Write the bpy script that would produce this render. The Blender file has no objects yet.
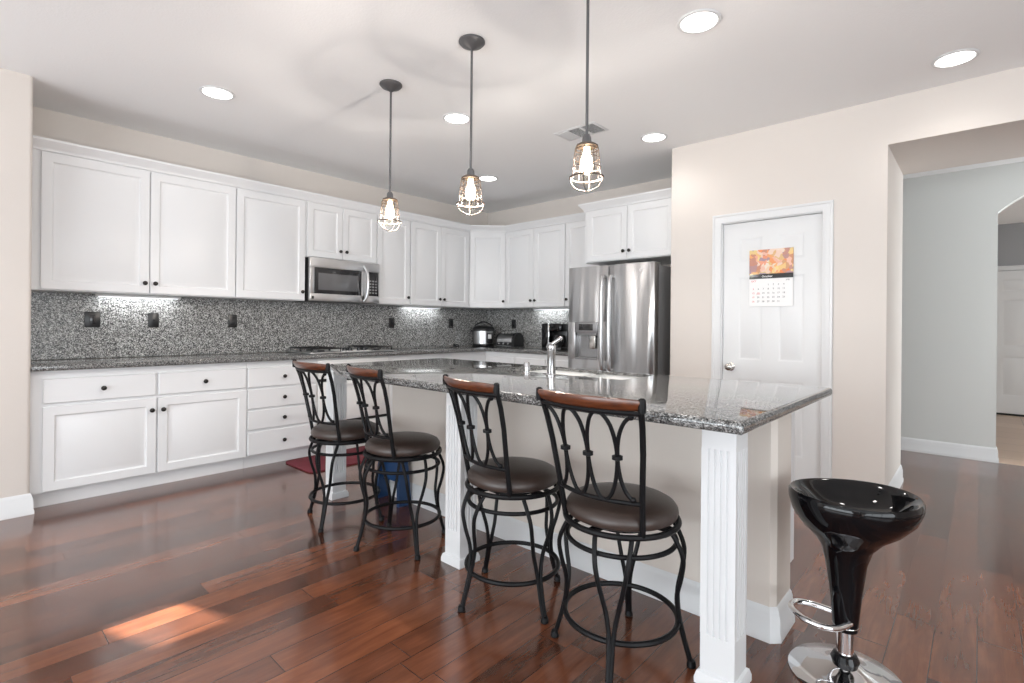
import bpy, bmesh, math, random
from math import sin, cos, pi, radians, atan2, hypot
from mathutils import Vector, Matrix
random.seed(7)
S = bpy.context.scene
COL = S.collection

# ------------------------------------------------------------------ camera
YAW = radians(42.2)
cam_d = bpy.data.cameras.new('camera'); cam = bpy.data.objects.new('camera', cam_d); COL.objects.link(cam)
cam_d.sensor_width = 36.0; cam_d.lens = 36.0*516.0/1024.0
cam_d.shift_y = -16.5/1024.0
cam_d.clip_start = 0.05
_r, _h = radians(0.5), 1.21
_f = Vector((-sin(YAW), cos(YAW), 0)); _r0 = Vector((cos(YAW), sin(YAW), 0)); _u0 = Vector((0, 0, 1))
_rt = cos(_r)*_r0 + sin(_r)*_u0; _up = -sin(_r)*_r0 + cos(_r)*_u0
M = Matrix((( _rt.x, _up.x, -_f.x, 0), (_rt.y, _up.y, -_f.y, 0), (_rt.z, _up.z, -_f.z, _h), (0, 0, 0, 1)))
cam.matrix_world = M
S.camera = cam

# ------------------------------------------------------------------ world, light, exposure
S.view_settings.view_transform = 'Standard'; S.view_settings.look = 'None'
S.view_settings.gamma = 1.0; S.view_settings.use_curve_mapping = False
S.view_settings.exposure = -0.26
w = bpy.data.worlds.new('sky'); S.world = w; w.use_nodes = True
bg = w.node_tree.nodes['Background']; bg.inputs[0].default_value = (0.93, 0.97, 1.0, 1); bg.inputs[1].default_value = 2.5

def area(name, loc, rot, sx, sy, power, color=(1, 1, 1), portal=False, spread=180):
    d = bpy.data.lights.new(name, 'AREA'); d.shape = 'RECTANGLE'; d.size = sx; d.size_y = sy
    d.energy = power; d.color = color; d.spread = radians(spread)
    if portal: d.cycles.is_portal = True
    o = bpy.data.objects.new(name, d); COL.objects.link(o); o.location = loc; o.rotation_euler = rot
    return o
# area lamps added at unseen living room windows, tilted up to brighten the ceiling
area('added_window_light', (-1.2, -4.16, 1.25), (radians(130), 0, 0), 5.4, 2.2, 265, (0.88, 0.95, 1.0))
area('added_window_light', (3.16, -0.6, 1.25), (radians(130), 0, radians(90)), 4.2, 2.2, 125, (0.88, 0.95, 1.0))
area('added_window_light', (3.16, 5.78, 1.35), (radians(90), 0, radians(90)), 1.0, 2.0, 80, (0.90, 0.97, 1.0))  # added lamp that brightens the hall, at an unseen window
area('added_window_light', (3.16, 8.3, 1.35), (radians(90), 0, radians(90)), 1.8, 1.4, 40, (1, 0.97, 0.93))  # added lamp that brightens the far room, at an unseen window
# sun aimed through an unseen opening, added to make a bright floor patch
sd = bpy.data.lights.new('sun', 'SUN'); sd.energy = 30.0; sd.angle = radians(1.2); sd.color = (1.0, 0.97, 0.92)
sun = bpy.data.objects.new('sun', sd); COL.objects.link(sun)
SUN_DIR = Vector((2.0, 0.80, -2.05)).normalized()
sun.rotation_euler = SUN_DIR.to_track_quat('-Z', 'Y').to_euler()

# ------------------------------------------------------------------ mesh helpers
class MB:
    def __init__(s): s.bm = bmesh.new()
    def box(s, x0, x1, y0, y1, z0, z1, bev=0.0, seg=2, keep=None):
        b = bmesh.new()
        vs = [b.verts.new((x, y, z)) for x in (x0, x1) for y in (y0, y1) for z in (z0, z1)]
        for f in ((0, 1, 3, 2), (4, 6, 7, 5), (0, 4, 5, 1), (2, 3, 7, 6), (0, 2, 6, 4), (1, 5, 7, 3)):
            b.faces.new([vs[i] for i in f])
        if bev > 0:
            es = [e for e in b.edges if keep is None or keep(e)]
            bmesh.ops.bevel(b, geom=es, offset=bev, segments=seg, profile=0.5, affect='EDGES')
        s.add(b); return s
    def add(s, b, mat=None):
        if mat is not None: b.transform(mat)
        me = bpy.data.meshes.new('t'); b.to_mesh(me); b.free(); s.bm.from_mesh(me); bpy.data.meshes.remove(me)
    def cyl(s, x, y, z0, z1, r, r2=None, seg=24):
        r2 = r if r2 is None else r2
        return s.lathe([(0, z0), (r, z0), (r2, z1), (0, z1)], x, y, seg)
    def lathe(s, prof, x=0, y=0, seg=32, mat=None, sx=1, sy=1):
        b = bmesh.new(); rings = []
        for r, z in prof:
            if r < 1e-6: rings.append([b.verts.new((x, y, z))])
            else: rings.append([b.verts.new((x+r*cos(2*pi*k/seg)*sx, y+r*sin(2*pi*k/seg)*sy, z)) for k in range(seg)])
        for a, c in zip(rings, rings[1:]):
            for k in range(seg):
                k2 = (k+1) % seg
                if len(a) == 1 and len(c) == 1: break
                if len(a) == 1: b.faces.new((a[0], c[k2], c[k]))
                elif len(c) == 1: b.faces.new((a[k], a[k2], c[0]))
                else: b.faces.new((a[k], a[k2], c[k2], c[k]))
        s.add(b, mat); return s
    def loft(s, rings, cap0=True, cap1=True, closed=True):
        b = bmesh.new(); R = [[b.verts.new(p) for p in ring] for ring in rings]; n = len(R[0])
        for a, c in zip(R, R[1:]):
            for k in range(n if closed else n-1):
                k2 = (k+1) % n; b.faces.new((a[k], a[k2], c[k2], c[k]))
        if cap0: b.faces.new(R[0][::-1])
        if cap1: b.faces.new(R[-1])
        s.add(b); return s
    def tube(s, pts, r, closed=False, seg=10, flat=None):
        P = [Vector(p) for p in pts]; n = len(P); b = bmesh.new()
        rr = r if isinstance(r, (list, tuple)) else [r]*n
        T = []
        for i in range(n):
            a = P[(i-1) % n] if (closed or i > 0) else P[i]; c = P[(i+1) % n] if (closed or i < n-1) else P[i]
            T.append((c-a).normalized())
        N = T[0].orthogonal().normalized(); rings = []
        if abs(T[0].z) < 0.9: N = (Vector((0, 0, 1)) - T[0]*T[0].z).normalized()
        for i in range(n):
            N = (N - T[i]*N.dot(T[i]))
            N = N.normalized() if N.length > 1e-6 else T[i].orthogonal().normalized()
            B = T[i].cross(N)
            fl = flat or 1.0
            rings.append([b.verts.new(P[i] + (N*cos(2*pi*k/seg) + B*sin(2*pi*k/seg)*fl)*rr[i]) for k in range(seg)])
        for i in range(n if closed else n-1):
            a, c = rings[i], rings[(i+1) % n]
            for k in range(seg):
                k2 = (k+1) % seg; b.faces.new((a[k], a[k2], c[k2], c[k]))
        if not closed: b.faces.new(rings[0][::-1]); b.faces.new(rings[-1])
        s.add(b); return s
    def ring(s, x, y, z, R, r, seg=48, rs=8, flat=None):
        return s.tube([(x+R*cos(2*pi*k/seg), y+R*sin(2*pi*k/seg), z) for k in range(seg)], r, True, rs, flat)
    def prism(s, poly, z0, z1, bev=0, seg=3):
        b = bmesh.new(); vs = [b.verts.new((p[0], p[1], z0)) for p in poly]
        f = b.faces.new(vs); g = bmesh.ops.extrude_face_region(b, geom=[f])
        for v in g['geom']:
            if isinstance(v, bmesh.types.BMVert): v.co.z = z1
        if bev: bmesh.ops.bevel(b, geom=[e for e in b.edges if abs(e.verts[0].co.z-e.verts[1].co.z) < 1e-6], offset=bev, segments=seg, profile=0.5, affect='EDGES')
        s.add(b); return s
    def sweep(s, path, prof, closed=False):
        """profile (out, z) swept along an xy path with mitres; 'out' is to the right of travel"""
        P = [Vector((p[0], p[1])) for p in path]; n = len(P); rings = []
        for i in range(n):
            d0 = (P[i]-P[i-1]).normalized() if (i > 0 or closed) else None
            d1 = (P[(i+1) % n]-P[i]).normalized() if (i < n-1 or closed) else None
            d0 = d0 or d1; d1 = d1 or d0
            n0 = Vector((d0.y, -d0.x)); n1 = Vector((d1.y, -d1.x)); m = (n0+n1).normalized(); m = m/max(0.3, m.dot(n0))
            rings.append([(P[i].x+m.x*o, P[i].y+m.y*o, z) for o, z in prof])
        if closed: rings.append(rings[0])
        return s.loft(rings, not closed, not closed)
    def panel_grid(s, xs, zs, panels, y0, t, prof, edge=0.003):
        """slab with its front at y0 facing -y, thickness t; cells (i,j) in panels get the nested profile [(inset, depth)]"""
        b = bmesh.new()
        def q(a, c):
            b.faces.new([b.verts.new(p) for p in (a[0], a[1], a[2], a[3])]) if c is None else None
        for i in range(len(xs)-1):
            for j in range(len(zs)-1):
                a0, a1, c0, c1 = xs[i], xs[i+1], zs[j], zs[j+1]
                if (i, j) in panels:
                    pr = [(0, 0)]+prof
                    for (i0, d0), (i1, d1) in zip(pr, pr[1:]):
                        A = [(a0+i0, y0+d0, c0+i0), (a1-i0, y0+d0, c0+i0), (a1-i0, y0+d0, c1-i0), (a0+i0, y0+d0, c1-i0)]
                        B = [(a0+i1, y0+d1, c0+i1), (a1-i1, y0+d1, c0+i1), (a1-i1, y0+d1, c1-i1), (a0+i1, y0+d1, c1-i1)]
                        for k in range(4):
                            k2 = (k+1) % 4; b.faces.new([b.verts.new(p) for p in (A[k], A[k2], B[k2], B[k])])
                    i1, d1 = pr[-1]
                    b.faces.new([b.verts.new(p) for p in ((a0+i1, y0+d1, c0+i1), (a1-i1, y0+d1, c0+i1), (a1-i1, y0+d1, c1-i1), (a0+i1, y0+d1, c1-i1))])
                else:
                    b.faces.new([b.verts.new(p) for p in ((a0, y0, c0), (a1, y0, c0), (a1, y0, c1), (a0, y0, c1))])
        X0, X1, Z0, Z1, e = xs[0], xs[-1], zs[0], zs[-1], edge
        def rect(o, y): return [(X0-o, y, Z0-o), (X1+o, y, Z0-o), (X1+o, y, Z1+o), (X0-o, y, Z1+o)]
        for A, B in ((rect(0, y0), rect(e, y0+e)), (rect(e, y0+e), rect(e, y0+t))):
            for k in range(4):
                k2 = (k+1) % 4; b.faces.new([b.verts.new(p) for p in (A[k], B[k], B[k2], A[k2])])
        b.faces.new([b.verts.new(p) for p in rect(e, y0+t)])
        bmesh.ops.remove_doubles(b, verts=b.verts, dist=1e-5)
        s.add(b); return s
    def build(s, name, mat, parent=None, loc=None, rotz=0, smooth=35, **tags):
        bmesh.ops.recalc_face_normals(s.bm, faces=s.bm.faces)
        me = bpy.data.meshes.new(name); s.bm.to_mesh(me); s.bm.free()
        me.materials.append(mat)
        if smooth:
            for p in me.polygons: p.use_smooth = True
            me.set_sharp_from_angle(angle=radians(smooth))
        o = bpy.data.objects.new(name, me); COL.objects.link(o)
        if parent: o.parent = parent
        if loc: o.location = loc
        o.rotation_euler = (0, 0, rotz)
        for k, v in tags.items(): o[k] = v
        return o

def thing(name, label, cat, loc=(0, 0, 0), rotz=0, group=None):
    o = bpy.data.objects.new(name, None); COL.objects.link(o); o.empty_display_size = 0.1
    o.location = loc; o.rotation_euler = (0, 0, rotz); o['label'] = label; o['category'] = cat
    if group: o['group'] = group
    return o
def dup(root, loc, rotz, label):
    r = root.copy(); COL.objects.link(r); r.location = loc; r.rotation_euler = (0, 0, rotz); r['label'] = label
    for ch in list(root.children):
        c = ch.copy(); COL.objects.link(c); c.parent = r
        for g in list(ch.children):
            d = g.copy(); COL.objects.link(d); d.parent = c
    return r
def smooth_pts(P, n=8):
    P = [Vector(p) for p in P]; out = []
    for i in range(len(P)-1):
        p0 = P[max(i-1, 0)]; p1 = P[i]; p2 = P[i+1]; p3 = P[min(i+2, len(P)-1)]
        for k in range(n):
            t = k/n
            out.append(0.5*((2*p1)+(-p0+p2)*t+(2*p0-5*p1+4*p2-p3)*t*t+(-p0+3*p1-3*p2+p3)*t**3))
    out.append(P[-1]); return out
def interp(tab, t):
    for (a, x), (b, y) in zip(tab, tab[1:]):
        if t <= b: return x+(y-x)*(t-a)/(b-a)
    return tab[-1][1]
def text_bm(txt, size, align='LEFT', ext=0.0003):
    cu = bpy.data.curves.new('t', 'FONT'); cu.body = txt; cu.size = size; cu.align_x = align; cu.extrude = ext; cu.resolution_u = 2
    o = bpy.data.objects.new('t', cu); COL.objects.link(o)
    dg = bpy.context.evaluated_depsgraph_get(); me = bpy.data.meshes.new_from_object(o.evaluated_get(dg))
    b = bmesh.new(); b.from_mesh(me); bpy.data.meshes.remove(me); bpy.data.objects.remove(o); bpy.data.curves.remove(cu)
    return b

# ------------------------------------------------------------------ materials
def mat(name, color=(0.8, 0.8, 0.8), rough=0.5, metal=0.0, coat=0.0, spec=0.5, bump=0.0, bscale=200, var=0.0, vscale=3.0, aniso=0):
    m = bpy.data.materials.new(name); m.use_nodes = True; nt = m.node_tree; p = nt.nodes['Principled BSDF']
    p.inputs['Base Color'].default_value = (*color, 1); p.inputs['Roughness'].default_value = rough
    p.inputs['Metallic'].default_value = metal; p.inputs['Coat Weight'].default_value = coat; p.inputs['Coat Roughness'].default_value = 0.05
    p.inputs['Specular IOR Level'].default_value = spec
    if aniso: p.inputs['Anisotropic'].default_value = aniso
    tc = nt.nodes.new('ShaderNodeTexCoord')
    if bump:
        n = nt.nodes.new('ShaderNodeTexNoise'); n.inputs['Scale'].default_value = bscale; n.inputs['Detail'].default_value = 3
        b = nt.nodes.new('ShaderNodeBump'); b.inputs['Strength'].default_value = bump; b.inputs['Distance'].default_value = 0.002
        nt.links.new(tc.outputs['Object'], n.inputs['Vector']); nt.links.new(n.outputs['Fac'], b.inputs['Height']); nt.links.new(b.outputs['Normal'], p.inputs['Normal'])
    if var:
        n = nt.nodes.new('ShaderNodeTexNoise'); n.inputs['Scale'].default_value = vscale; n.inputs['Detail'].default_value = 4
        mx = nt.nodes.new('ShaderNodeMix'); mx.data_type = 'RGBA'
        mx.inputs[6].default_value = (*[c*(1-var) for c in color], 1); mx.inputs[7].default_value = (*[min(1, c*(1+var)) for c in color], 1)
        nt.links.new(tc.outputs['Object'], n.inputs['Vector']); nt.links.new(n.outputs['Fac'], mx.inputs[0]); nt.links.new(mx.outputs[2], p.inputs['Base Color'])
    return m
def emis(name, color, strength):
    m = bpy.data.materials.new(name); m.use_nodes = True; p = m.node_tree.nodes['Principled BSDF']
    p.inputs['Base Color'].default_value = (*color, 1); p.inputs['Emission Color'].default_value = (*color, 1); p.inputs['Emission Strength'].default_value = strength
    return m
def nodes(name):
    m = bpy.data.materials.new(name); m.use_nodes = True; nt = m.node_tree
    return m, nt, nt.nodes['Principled BSDF'], (lambda t: nt.nodes.new(t)), nt.links.new

WALL = mat('beige wall paint', (0.70, 0.652, 0.612), 0.75, bump=0.25, bscale=120, var=0.02, spec=0.3)
HALLW = mat('pale grey wall paint', (0.68, 0.695, 0.68), 0.75, bump=0.2, bscale=120, spec=0.3)
GREYW = mat('grey wall paint', (0.36, 0.37, 0.385), 0.8, bump=0.2, bscale=120, spec=0.3)
CEIL = mat('white ceiling paint', (0.91, 0.915, 0.92), 0.9, bump=0.5, bscale=90, spec=0.2)
TRIM = mat('white trim paint', (0.73, 0.74, 0.75), 0.35, spec=0.4)
CAB = mat('white cabinet paint', (0.78, 0.785, 0.795), 0.33, spec=0.45)
BRONZE = mat('dark bronze', (0.035, 0.032, 0.03), 0.32, 0.7)
IRON = mat('black wrought iron', (0.007, 0.007, 0.008), 0.42, 0.0, spec=0.18, bump=0.15, bscale=150)
LEATHER = mat('brown leather', (0.040, 0.026, 0.021), 0.36, bump=0.35, bscale=260, var=0.15, vscale=6, spec=0.6)
BLACKP = mat('black plastic', (0.012, 0.012, 0.013), 0.3)
GLOSSB = mat('gloss black plastic', (0.003, 0.003, 0.004), 0.05, spec=0.35)
CHROME = mat('chrome', (0.82, 0.82, 0.83), 0.06, 1.0)
FAUC = mat('polished nickel', (0.55, 0.55, 0.56), 0.12, 1.0)
NICKEL = mat('satin nickel', (0.62, 0.60, 0.57), 0.25, 1.0)
PGREY = mat('weathered grey metal', (0.13, 0.13, 0.135), 0.5, 0.6)
CAGE = mat('aged wire', (0.12, 0.095, 0.08), 0.6, 0.3, spec=0.2)
WHITEP = mat('white plastic', (0.85, 0.85, 0.84), 0.3)
PORC = mat('white porcelain', (0.86, 0.86, 0.85), 0.12)
DGLASS = mat('dark glass', (0.02, 0.02, 0.022), 0.05, coat=0.3)
FSIDE = mat('grey fridge side', (0.26, 0.26, 0.265), 0.4, 0.3)
RUBBER = mat('black rubber', (0.02, 0.02, 0.02), 0.7)
BLUEP = mat('blue plastic', (0.006, 0.045, 0.14), 0.4)
PAPER = mat('white paper', (0.86, 0.86, 0.86), 0.6)
INKR = mat('red ink', (0.65, 0.08, 0.08), 0.6)
INKK = mat('grey ink', (0.08, 0.08, 0.10), 0.6)
DARK = mat('dark gap', (0.02, 0.02, 0.02), 0.8)

def granite(name, rough, mul=1.0, coat=0.0, sc=300, con=1.0):
    m, nt, p, N, L = nodes(name)
    tc = N('ShaderNodeTexCoord')
    v = N('ShaderNodeTexVoronoi'); v.inputs['Scale'].default_value = sc
    v2 = N('ShaderNodeTexVoronoi'); v2.inputs['Scale'].default_value = sc*0.45
    n = N('ShaderNodeTexNoise'); n.inputs['Scale'].default_value = 60; n.inputs['Detail'].default_value = 5; n.inputs['Roughness'].default_value = 0.7
    for q in (v, v2, n): L(tc.outputs['Object'], q.inputs['Vector'])
    s1 = N('ShaderNodeSeparateColor'); L(v.outputs['Color'], s1.inputs[0])
    s2 = N('ShaderNodeSeparateColor'); L(v2.outputs['Color'], s2.inputs[0])
    a = N('ShaderNodeMath'); a.operation = 'MULTIPLY'; a.inputs[1].default_value = 0.55; L(s1.outputs[0], a.inputs[0])
    b = N('ShaderNodeMath'); b.operation = 'MULTIPLY_ADD'; b.inputs[1].default_value = 0.2; L(s2.outputs[0], b.inputs[0]); L(a.outputs[0], b.inputs[2])
    c = N('ShaderNodeMath'); c.operation = 'MULTIPLY_ADD'; c.inputs[1].default_value = 0.3; L(n.outputs['Fac'], c.inputs[0]); L(b.outputs[0], c.inputs[2])
    r = N('ShaderNodeValToRGB'); L(c.outputs[0], r.inputs[0])
    e = r.color_ramp.elements; e[0].position = 0.2; e[0].color = (0.012*mul, 0.012*mul, 0.013*mul, 1); e[1].position = 0.82; e[1].color = (0.62*mul, 0.62*mul, 0.61*mul, 1)
    for pos, val in ((0.36, 0.06), (0.5, 0.17), (0.62, 0.28), (0.72, 0.42)):
        k = e.new(pos); k.color = (val*mul, val*mul, val*mul*0.98, 1)
    L(r.outputs[0], p.inputs['Base Color']); p.inputs['Roughness'].default_value = rough; p.inputs['Coat Weight'].default_value = coat; p.inputs['Coat Roughness'].default_value = 0.03
    return m
GRAN = granite('polished grey granite', 0.05, 0.66, 0.3, 260)
SPLASH = granite('grey granite backsplash', 0.25, 1.15, 0.0, 190)

def steel(name, vertical=True, col=0.56, wav=0.0):
    m, nt, p, N, L = nodes(name)
    tc = N('ShaderNodeTexCoord'); mp = N('ShaderNodeMapping'); L(tc.outputs['Object'], mp.inputs['Vector'])
    mp.inputs['Scale'].default_value = (1, 1, 120) if not vertical else (140, 140, 1.2)
    n = N('ShaderNodeTexNoise'); n.inputs['Scale'].default_value = 3; n.inputs['Detail'].default_value = 3; L(mp.outputs[0], n.inputs['Vector'])
    r = N('ShaderNodeMapRange'); r.inputs[3].default_value = 0.24; r.inputs[4].default_value = 0.36; L(n.outputs['Fac'], r.inputs[0]); L(r.outputs[0], p.inputs['Roughness'])
    p.inputs['Base Color'].default_value = (col, col, col*1.01, 1); p.inputs['Metallic'].default_value = 1
    if wav:
        mp2 = N('ShaderNodeMapping'); mp2.inputs['Scale'].default_value = (4.5, 4.5, 0.5); L(tc.outputs['Object'], mp2.inputs['Vector'])
        n2 = N('ShaderNodeTexNoise'); n2.inputs['Scale'].default_value = 1.6; n2.inputs['Detail'].default_value = 1; L(mp2.outputs[0], n2.inputs['Vector'])
        b = N('ShaderNodeBump'); b.inputs['Strength'].default_value = 1.0; b.inputs['Distance'].default_value = wav; L(n2.outputs['Fac'], b.inputs['Height']); L(b.outputs[0], p.inputs['Normal'])
        p.inputs['Roughness'].default_value = 0.2
    return m
STEEL = steel('brushed stainless steel', True, 0.50, 0.03)
STEELH = steel('brushed stainless steel trim', False, 0.62)

def wood_floor():
    m, nt, p, N, L = nodes('hand scraped hardwood')
    tc = N('ShaderNodeTexCoord'); mp = N('ShaderNodeMapping'); mp.inputs['Rotation'].default_value = (0, 0, radians(90)); L(tc.outputs['Object'], mp.inputs['Vector'])
    # wobble the rows so board lengths differ
    br = N('ShaderNodeTexBrick'); br.offset = 0.37; br.offset_frequency = 2; br.squash = 0.7; br.squash_frequency = 3
    br.inputs['Scale'].default_value = 1; br.inputs['Brick Width'].default_value = 1.15; br.inputs['Row Height'].default_value = 0.127
    br.inputs['Mortar Size'].default_value = 0.0016; br.inputs['Mortar Smooth'].default_value = 0.3; br.inputs['Bias'].default_value = -0.1
    br.inputs['Color1'].default_value = (0, 0, 0, 1); br.inputs['Color2'].default_value = (1, 1, 1, 1); br.inputs['Mortar'].default_value = (0.5, 0.5, 0.5, 1)
    L(mp.outputs[0], br.inputs['Vector'])
    # grain shifted per board
    ad = N('ShaderNodeVectorMath'); ad.operation = 'MULTIPLY_ADD'; ad.inputs[1].default_value = (7, 3, 0)
    L(br.outputs['Color'], ad.inputs[0]); L(mp.outputs[0], ad.inputs[2])
    gm = N('ShaderNodeMapping'); gm.inputs['Scale'].default_value = (1.6, 16, 1); L(ad.outputs[0], gm.inputs['Vector'])
    g = N('ShaderNodeTexNoise'); g.inputs['Scale'].default_value = 2.2; g.inputs['Detail'].default_value = 8; g.inputs['Roughness'].default_value = 0.62; g.inputs['Distortion'].default_value = 0.6; L(gm.outputs[0], g.inputs['Vector'])
    bm_ = N('ShaderNodeMapping'); bm_.inputs['Scale'].default_value = (2.2, 6, 1); L(ad.outputs[0], bm_.inputs['Vector'])
    bl = N('ShaderNodeTexNoise'); bl.inputs['Scale'].default_value = 1.7; bl.inputs['Detail'].default_value = 4; L(bm_.outputs[0], bl.inputs['Vector'])
    s = N('ShaderNodeSeparateColor'); L(br.outputs['Color'], s.inputs[0])
    a = N('ShaderNodeMath'); a.operation = 'MULTIPLY'; a.inputs[1].default_value = 0.34; L(s.outputs[0], a.inputs[0])
    b = N('ShaderNodeMath'); b.operation = 'MULTIPLY_ADD'; b.inputs[1].default_value = 0.46; L(g.outputs['Fac'], b.inputs[0]); L(a.outputs[0], b.inputs[2])
    c = N('ShaderNodeMath'); c.operation = 'MULTIPLY_ADD'; c.inputs[1].default_value = 0.36; L(bl.outputs['Fac'], c.inputs[0]); L(b.outputs[0], c.inputs[2])
    r = N('ShaderNodeValToRGB'); L(c.outputs[0], r.inputs[0]); e = r.color_ramp.elements
    e[0].position = 0.26; e[0].color = (0.030, 0.014, 0.010, 1); e[1].position = 0.90; e[1].color = (0.32, 0.110, 0.048, 1)
    k = e.new(0.5); k.color = (0.118, 0.040, 0.020, 1); k = e.new(0.66); k.color = (0.18, 0.060, 0.028, 1)
    mx = N('ShaderNodeMix'); mx.data_type = 'RGBA'; mx.inputs[7].default_value = (0.03, 0.012, 0.008, 1)
    L(br.outputs['Fac'], mx.inputs[0]); L(r.outputs[0], mx.inputs[6]); L(mx.outputs[2], p.inputs['Base Color'])
    rr = N('ShaderNodeMapRange'); rr.inputs[3].default_value = 0.13; rr.inputs[4].default_value = 0.27; L(bl.outputs['Fac'], rr.inputs[0]); L(rr.outputs[0], p.inputs['Roughness'])
    h1 = N('ShaderNodeMath'); h1.operation = 'MULTIPLY_ADD'; h1.inputs[1].default_value = -1.0; L(br.outputs['Fac'], h1.inputs[0])
    h2 = N('ShaderNodeMath'); h2.operation = 'MULTIPLY'; h2.inputs[1].default_value = 0.08; L(g.outputs['Fac'], h2.inputs[0]); L(h2.outputs[0], h1.inputs[2])
    bu = N('ShaderNodeBump'); bu.inputs['Strength'].default_value = 0.5; bu.inputs['Distance'].default_value = 0.0015; L(h1.outputs[0], bu.inputs['Height']); L(bu.outputs[0], p.inputs['Normal'])
    p.inputs['Specular IOR Level'].default_value = 0.5; p.inputs['Coat Weight'].default_value = 0.6; p.inputs['Coat Roughness'].default_value = 0.13
    return m
WOODF = wood_floor()
def tile_floor():
    m, nt, p, N, L = nodes('beige floor tile')
    tc = N('ShaderNodeTexCoord'); br = N('ShaderNodeTexBrick'); br.offset = 0; br.inputs['Scale'].default_value = 1
    br.inputs['Brick Width'].default_value = 0.42; br.inputs['Row Height'].default_value = 0.42; br.inputs['Mortar Size'].default_value = 0.005
    br.inputs['Color1'].default_value = (0.50, 0.36, 0.27, 1); br.inputs['Color2'].default_value = (0.56, 0.42, 0.32, 1); br.inputs['Mortar'].default_value = (0.30, 0.22, 0.17, 1)
    L(tc.outputs['Object'], br.inputs['Vector']); L(br.outputs['Color'], p.inputs['Base Color']); p.inputs['Roughness'].default_value = 0.35
    return m
TILE = tile_floor()
def rail_wood():
    m, nt, p, N, L = nodes('cherry stained wood')
    tc = N('ShaderNodeTexCoord'); mp = N('ShaderNodeMapping'); mp.inputs['Scale'].default_value = (4, 30, 30); L(tc.outputs['Object'], mp.inputs['Vector'])
    n = N('ShaderNodeTexNoise'); n.inputs['Scale'].default_value = 2; n.inputs['Detail'].default_value = 5; L(mp.outputs[0], n.inputs['Vector'])
    r = N('ShaderNodeValToRGB'); L(n.outputs['Fac'], r.inputs[0]); r.color_ramp.elements[0].position = 0.3; r.color_ramp.elements[0].color = (0.050, 0.013, 0.005, 1); r.color_ramp.elements[1].position = 0.75; r.color_ramp.elements[1].color = (0.17, 0.048, 0.017, 1)
    L(r.outputs[0], p.inputs['Base Color']); p.inputs['Roughness'].default_value = 0.3; p.inputs['Coat Weight'].default_value = 0.4
    return m
CHERRY = rail_wood()
REDMAT = mat('dark red mat', (0.16, 0.018, 0.03), 0.75, bump=0.6, bscale=300, var=0.15, vscale=10)
def glassm(name):
    m, nt, p, N, L = nodes(name); out = nt.nodes['Material Output']
    t = N('ShaderNodeBsdfTransparent'); t.inputs[0].default_value = (0.98, 0.96, 0.94, 1); g = N('ShaderNodeBsdfGlossy'); g.inputs['Roughness'].default_value = 0.08
    fz = N('ShaderNodeLayerWeight'); fz.inputs[0].default_value = 0.12; mx = N('ShaderNodeMixShader'); k = N('ShaderNodeMath'); k.operation = 'MULTIPLY'; k.inputs[1].default_value = 0.35; L(fz.outputs['Facing'], k.inputs[0]); L(k.outputs[0], mx.inputs[0]); L(t.outputs[0], mx.inputs[1]); L(g.outputs[0], mx.inputs[2]); L(mx.outputs[0], out.inputs[0])
    return m
JAR = glassm('clear jar glass')
BULB = emis('warm filament bulb', (1.0, 0.80, 0.55), 26)
DOWNL = emis('white downlight lens', (1.0, 0.97, 0.93), 9)
UCL = emis('under cabinet light lens', (0.95, 0.98, 1.0), 1.6)
def pic():
    m, nt, p, N, L = nodes('autumn picture print')
    tc = N('ShaderNodeTexCoord'); v = N('ShaderNodeTexVoronoi'); v.inputs['Scale'].default_value = 26; nz = N('ShaderNodeTexNoise'); nz.inputs['Scale'].default_value = 14; nz.inputs['Detail'].default_value = 3; L(tc.outputs['Object'], nz.inputs['Vector']); am = N('ShaderNodeVectorMath'); am.operation = 'MULTIPLY_ADD'; am.inputs[1].default_value = (0.12, 0.12, 0.12); L(nz.outputs['Color'], am.inputs[0]); L(tc.outputs['Object'], am.inputs[2]); L(am.outputs[0], v.inputs['Vector'])
    s = N('ShaderNodeSeparateColor'); L(v.outputs['Color'], s.inputs[0]); r = N('ShaderNodeValToRGB'); L(s.outputs[0], r.inputs[0]); r.color_ramp.interpolation = 'LINEAR'
    e = r.color_ramp.elements; e[0].position = 0.0; e[0].color = (0.33, 0.24, 0.30, 1); e[1].position = 1; e[1].color = (0.80, 0.72, 0.62, 1)
    for q, c in ((0.3, (0.55, 0.22, 0.12, 1)), (0.5, (0.80, 0.62, 0.25, 1)), (0.7, (0.75, 0.18, 0.05, 1))): k = e.new(q); k.color = c
    L(r.outputs[0], p.inputs['Base Color']); p.inputs['Roughness'].default_value = 0.4
    return m
PIC = pic()

# ------------------------------------------------------------------ room shell
H = 2.74
def struct(name, mb, m, smooth=35, parent=None):
    o = mb.build(name, m, parent, smooth=smooth)
    if parent is None: o['kind'] = 'structure'
    return o
XA, YB, YP, YP2 = -5.01, 5.02, 4.21, 5.12
near = lambda e, x, y: all(abs(v.co.x-x) < 1e-4 and abs(v.co.y-y) < 1e-4 for v in e.verts)
vert = lambda e: abs(e.verts[0].co.z-e.verts[1].co.z) > 0.5
struct('floor', MB().box(-5.2, 3.2, -4.2, 6.43, -0.1, 0), WOODF)
struct('floor_hall', MB().box(-3.2, 3.2, 6.43, 10.3, -0.1, 0), TILE)
struct('ceiling', MB().box(-4.46, 3.2, -4.2, 0.1, H, H+0.1).box(-5.2, 3.2, 0.1, YP2, H, H+0.1), CEIL)
struct('ceiling_hall', MB().box(-3.2, 3.2, YP2, 10.3, 2.70, 2.84), CEIL)
struct('wall_left', MB().box(XA-0.1, XA, 0.3, YB+0.1, 0, H), WALL)
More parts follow.
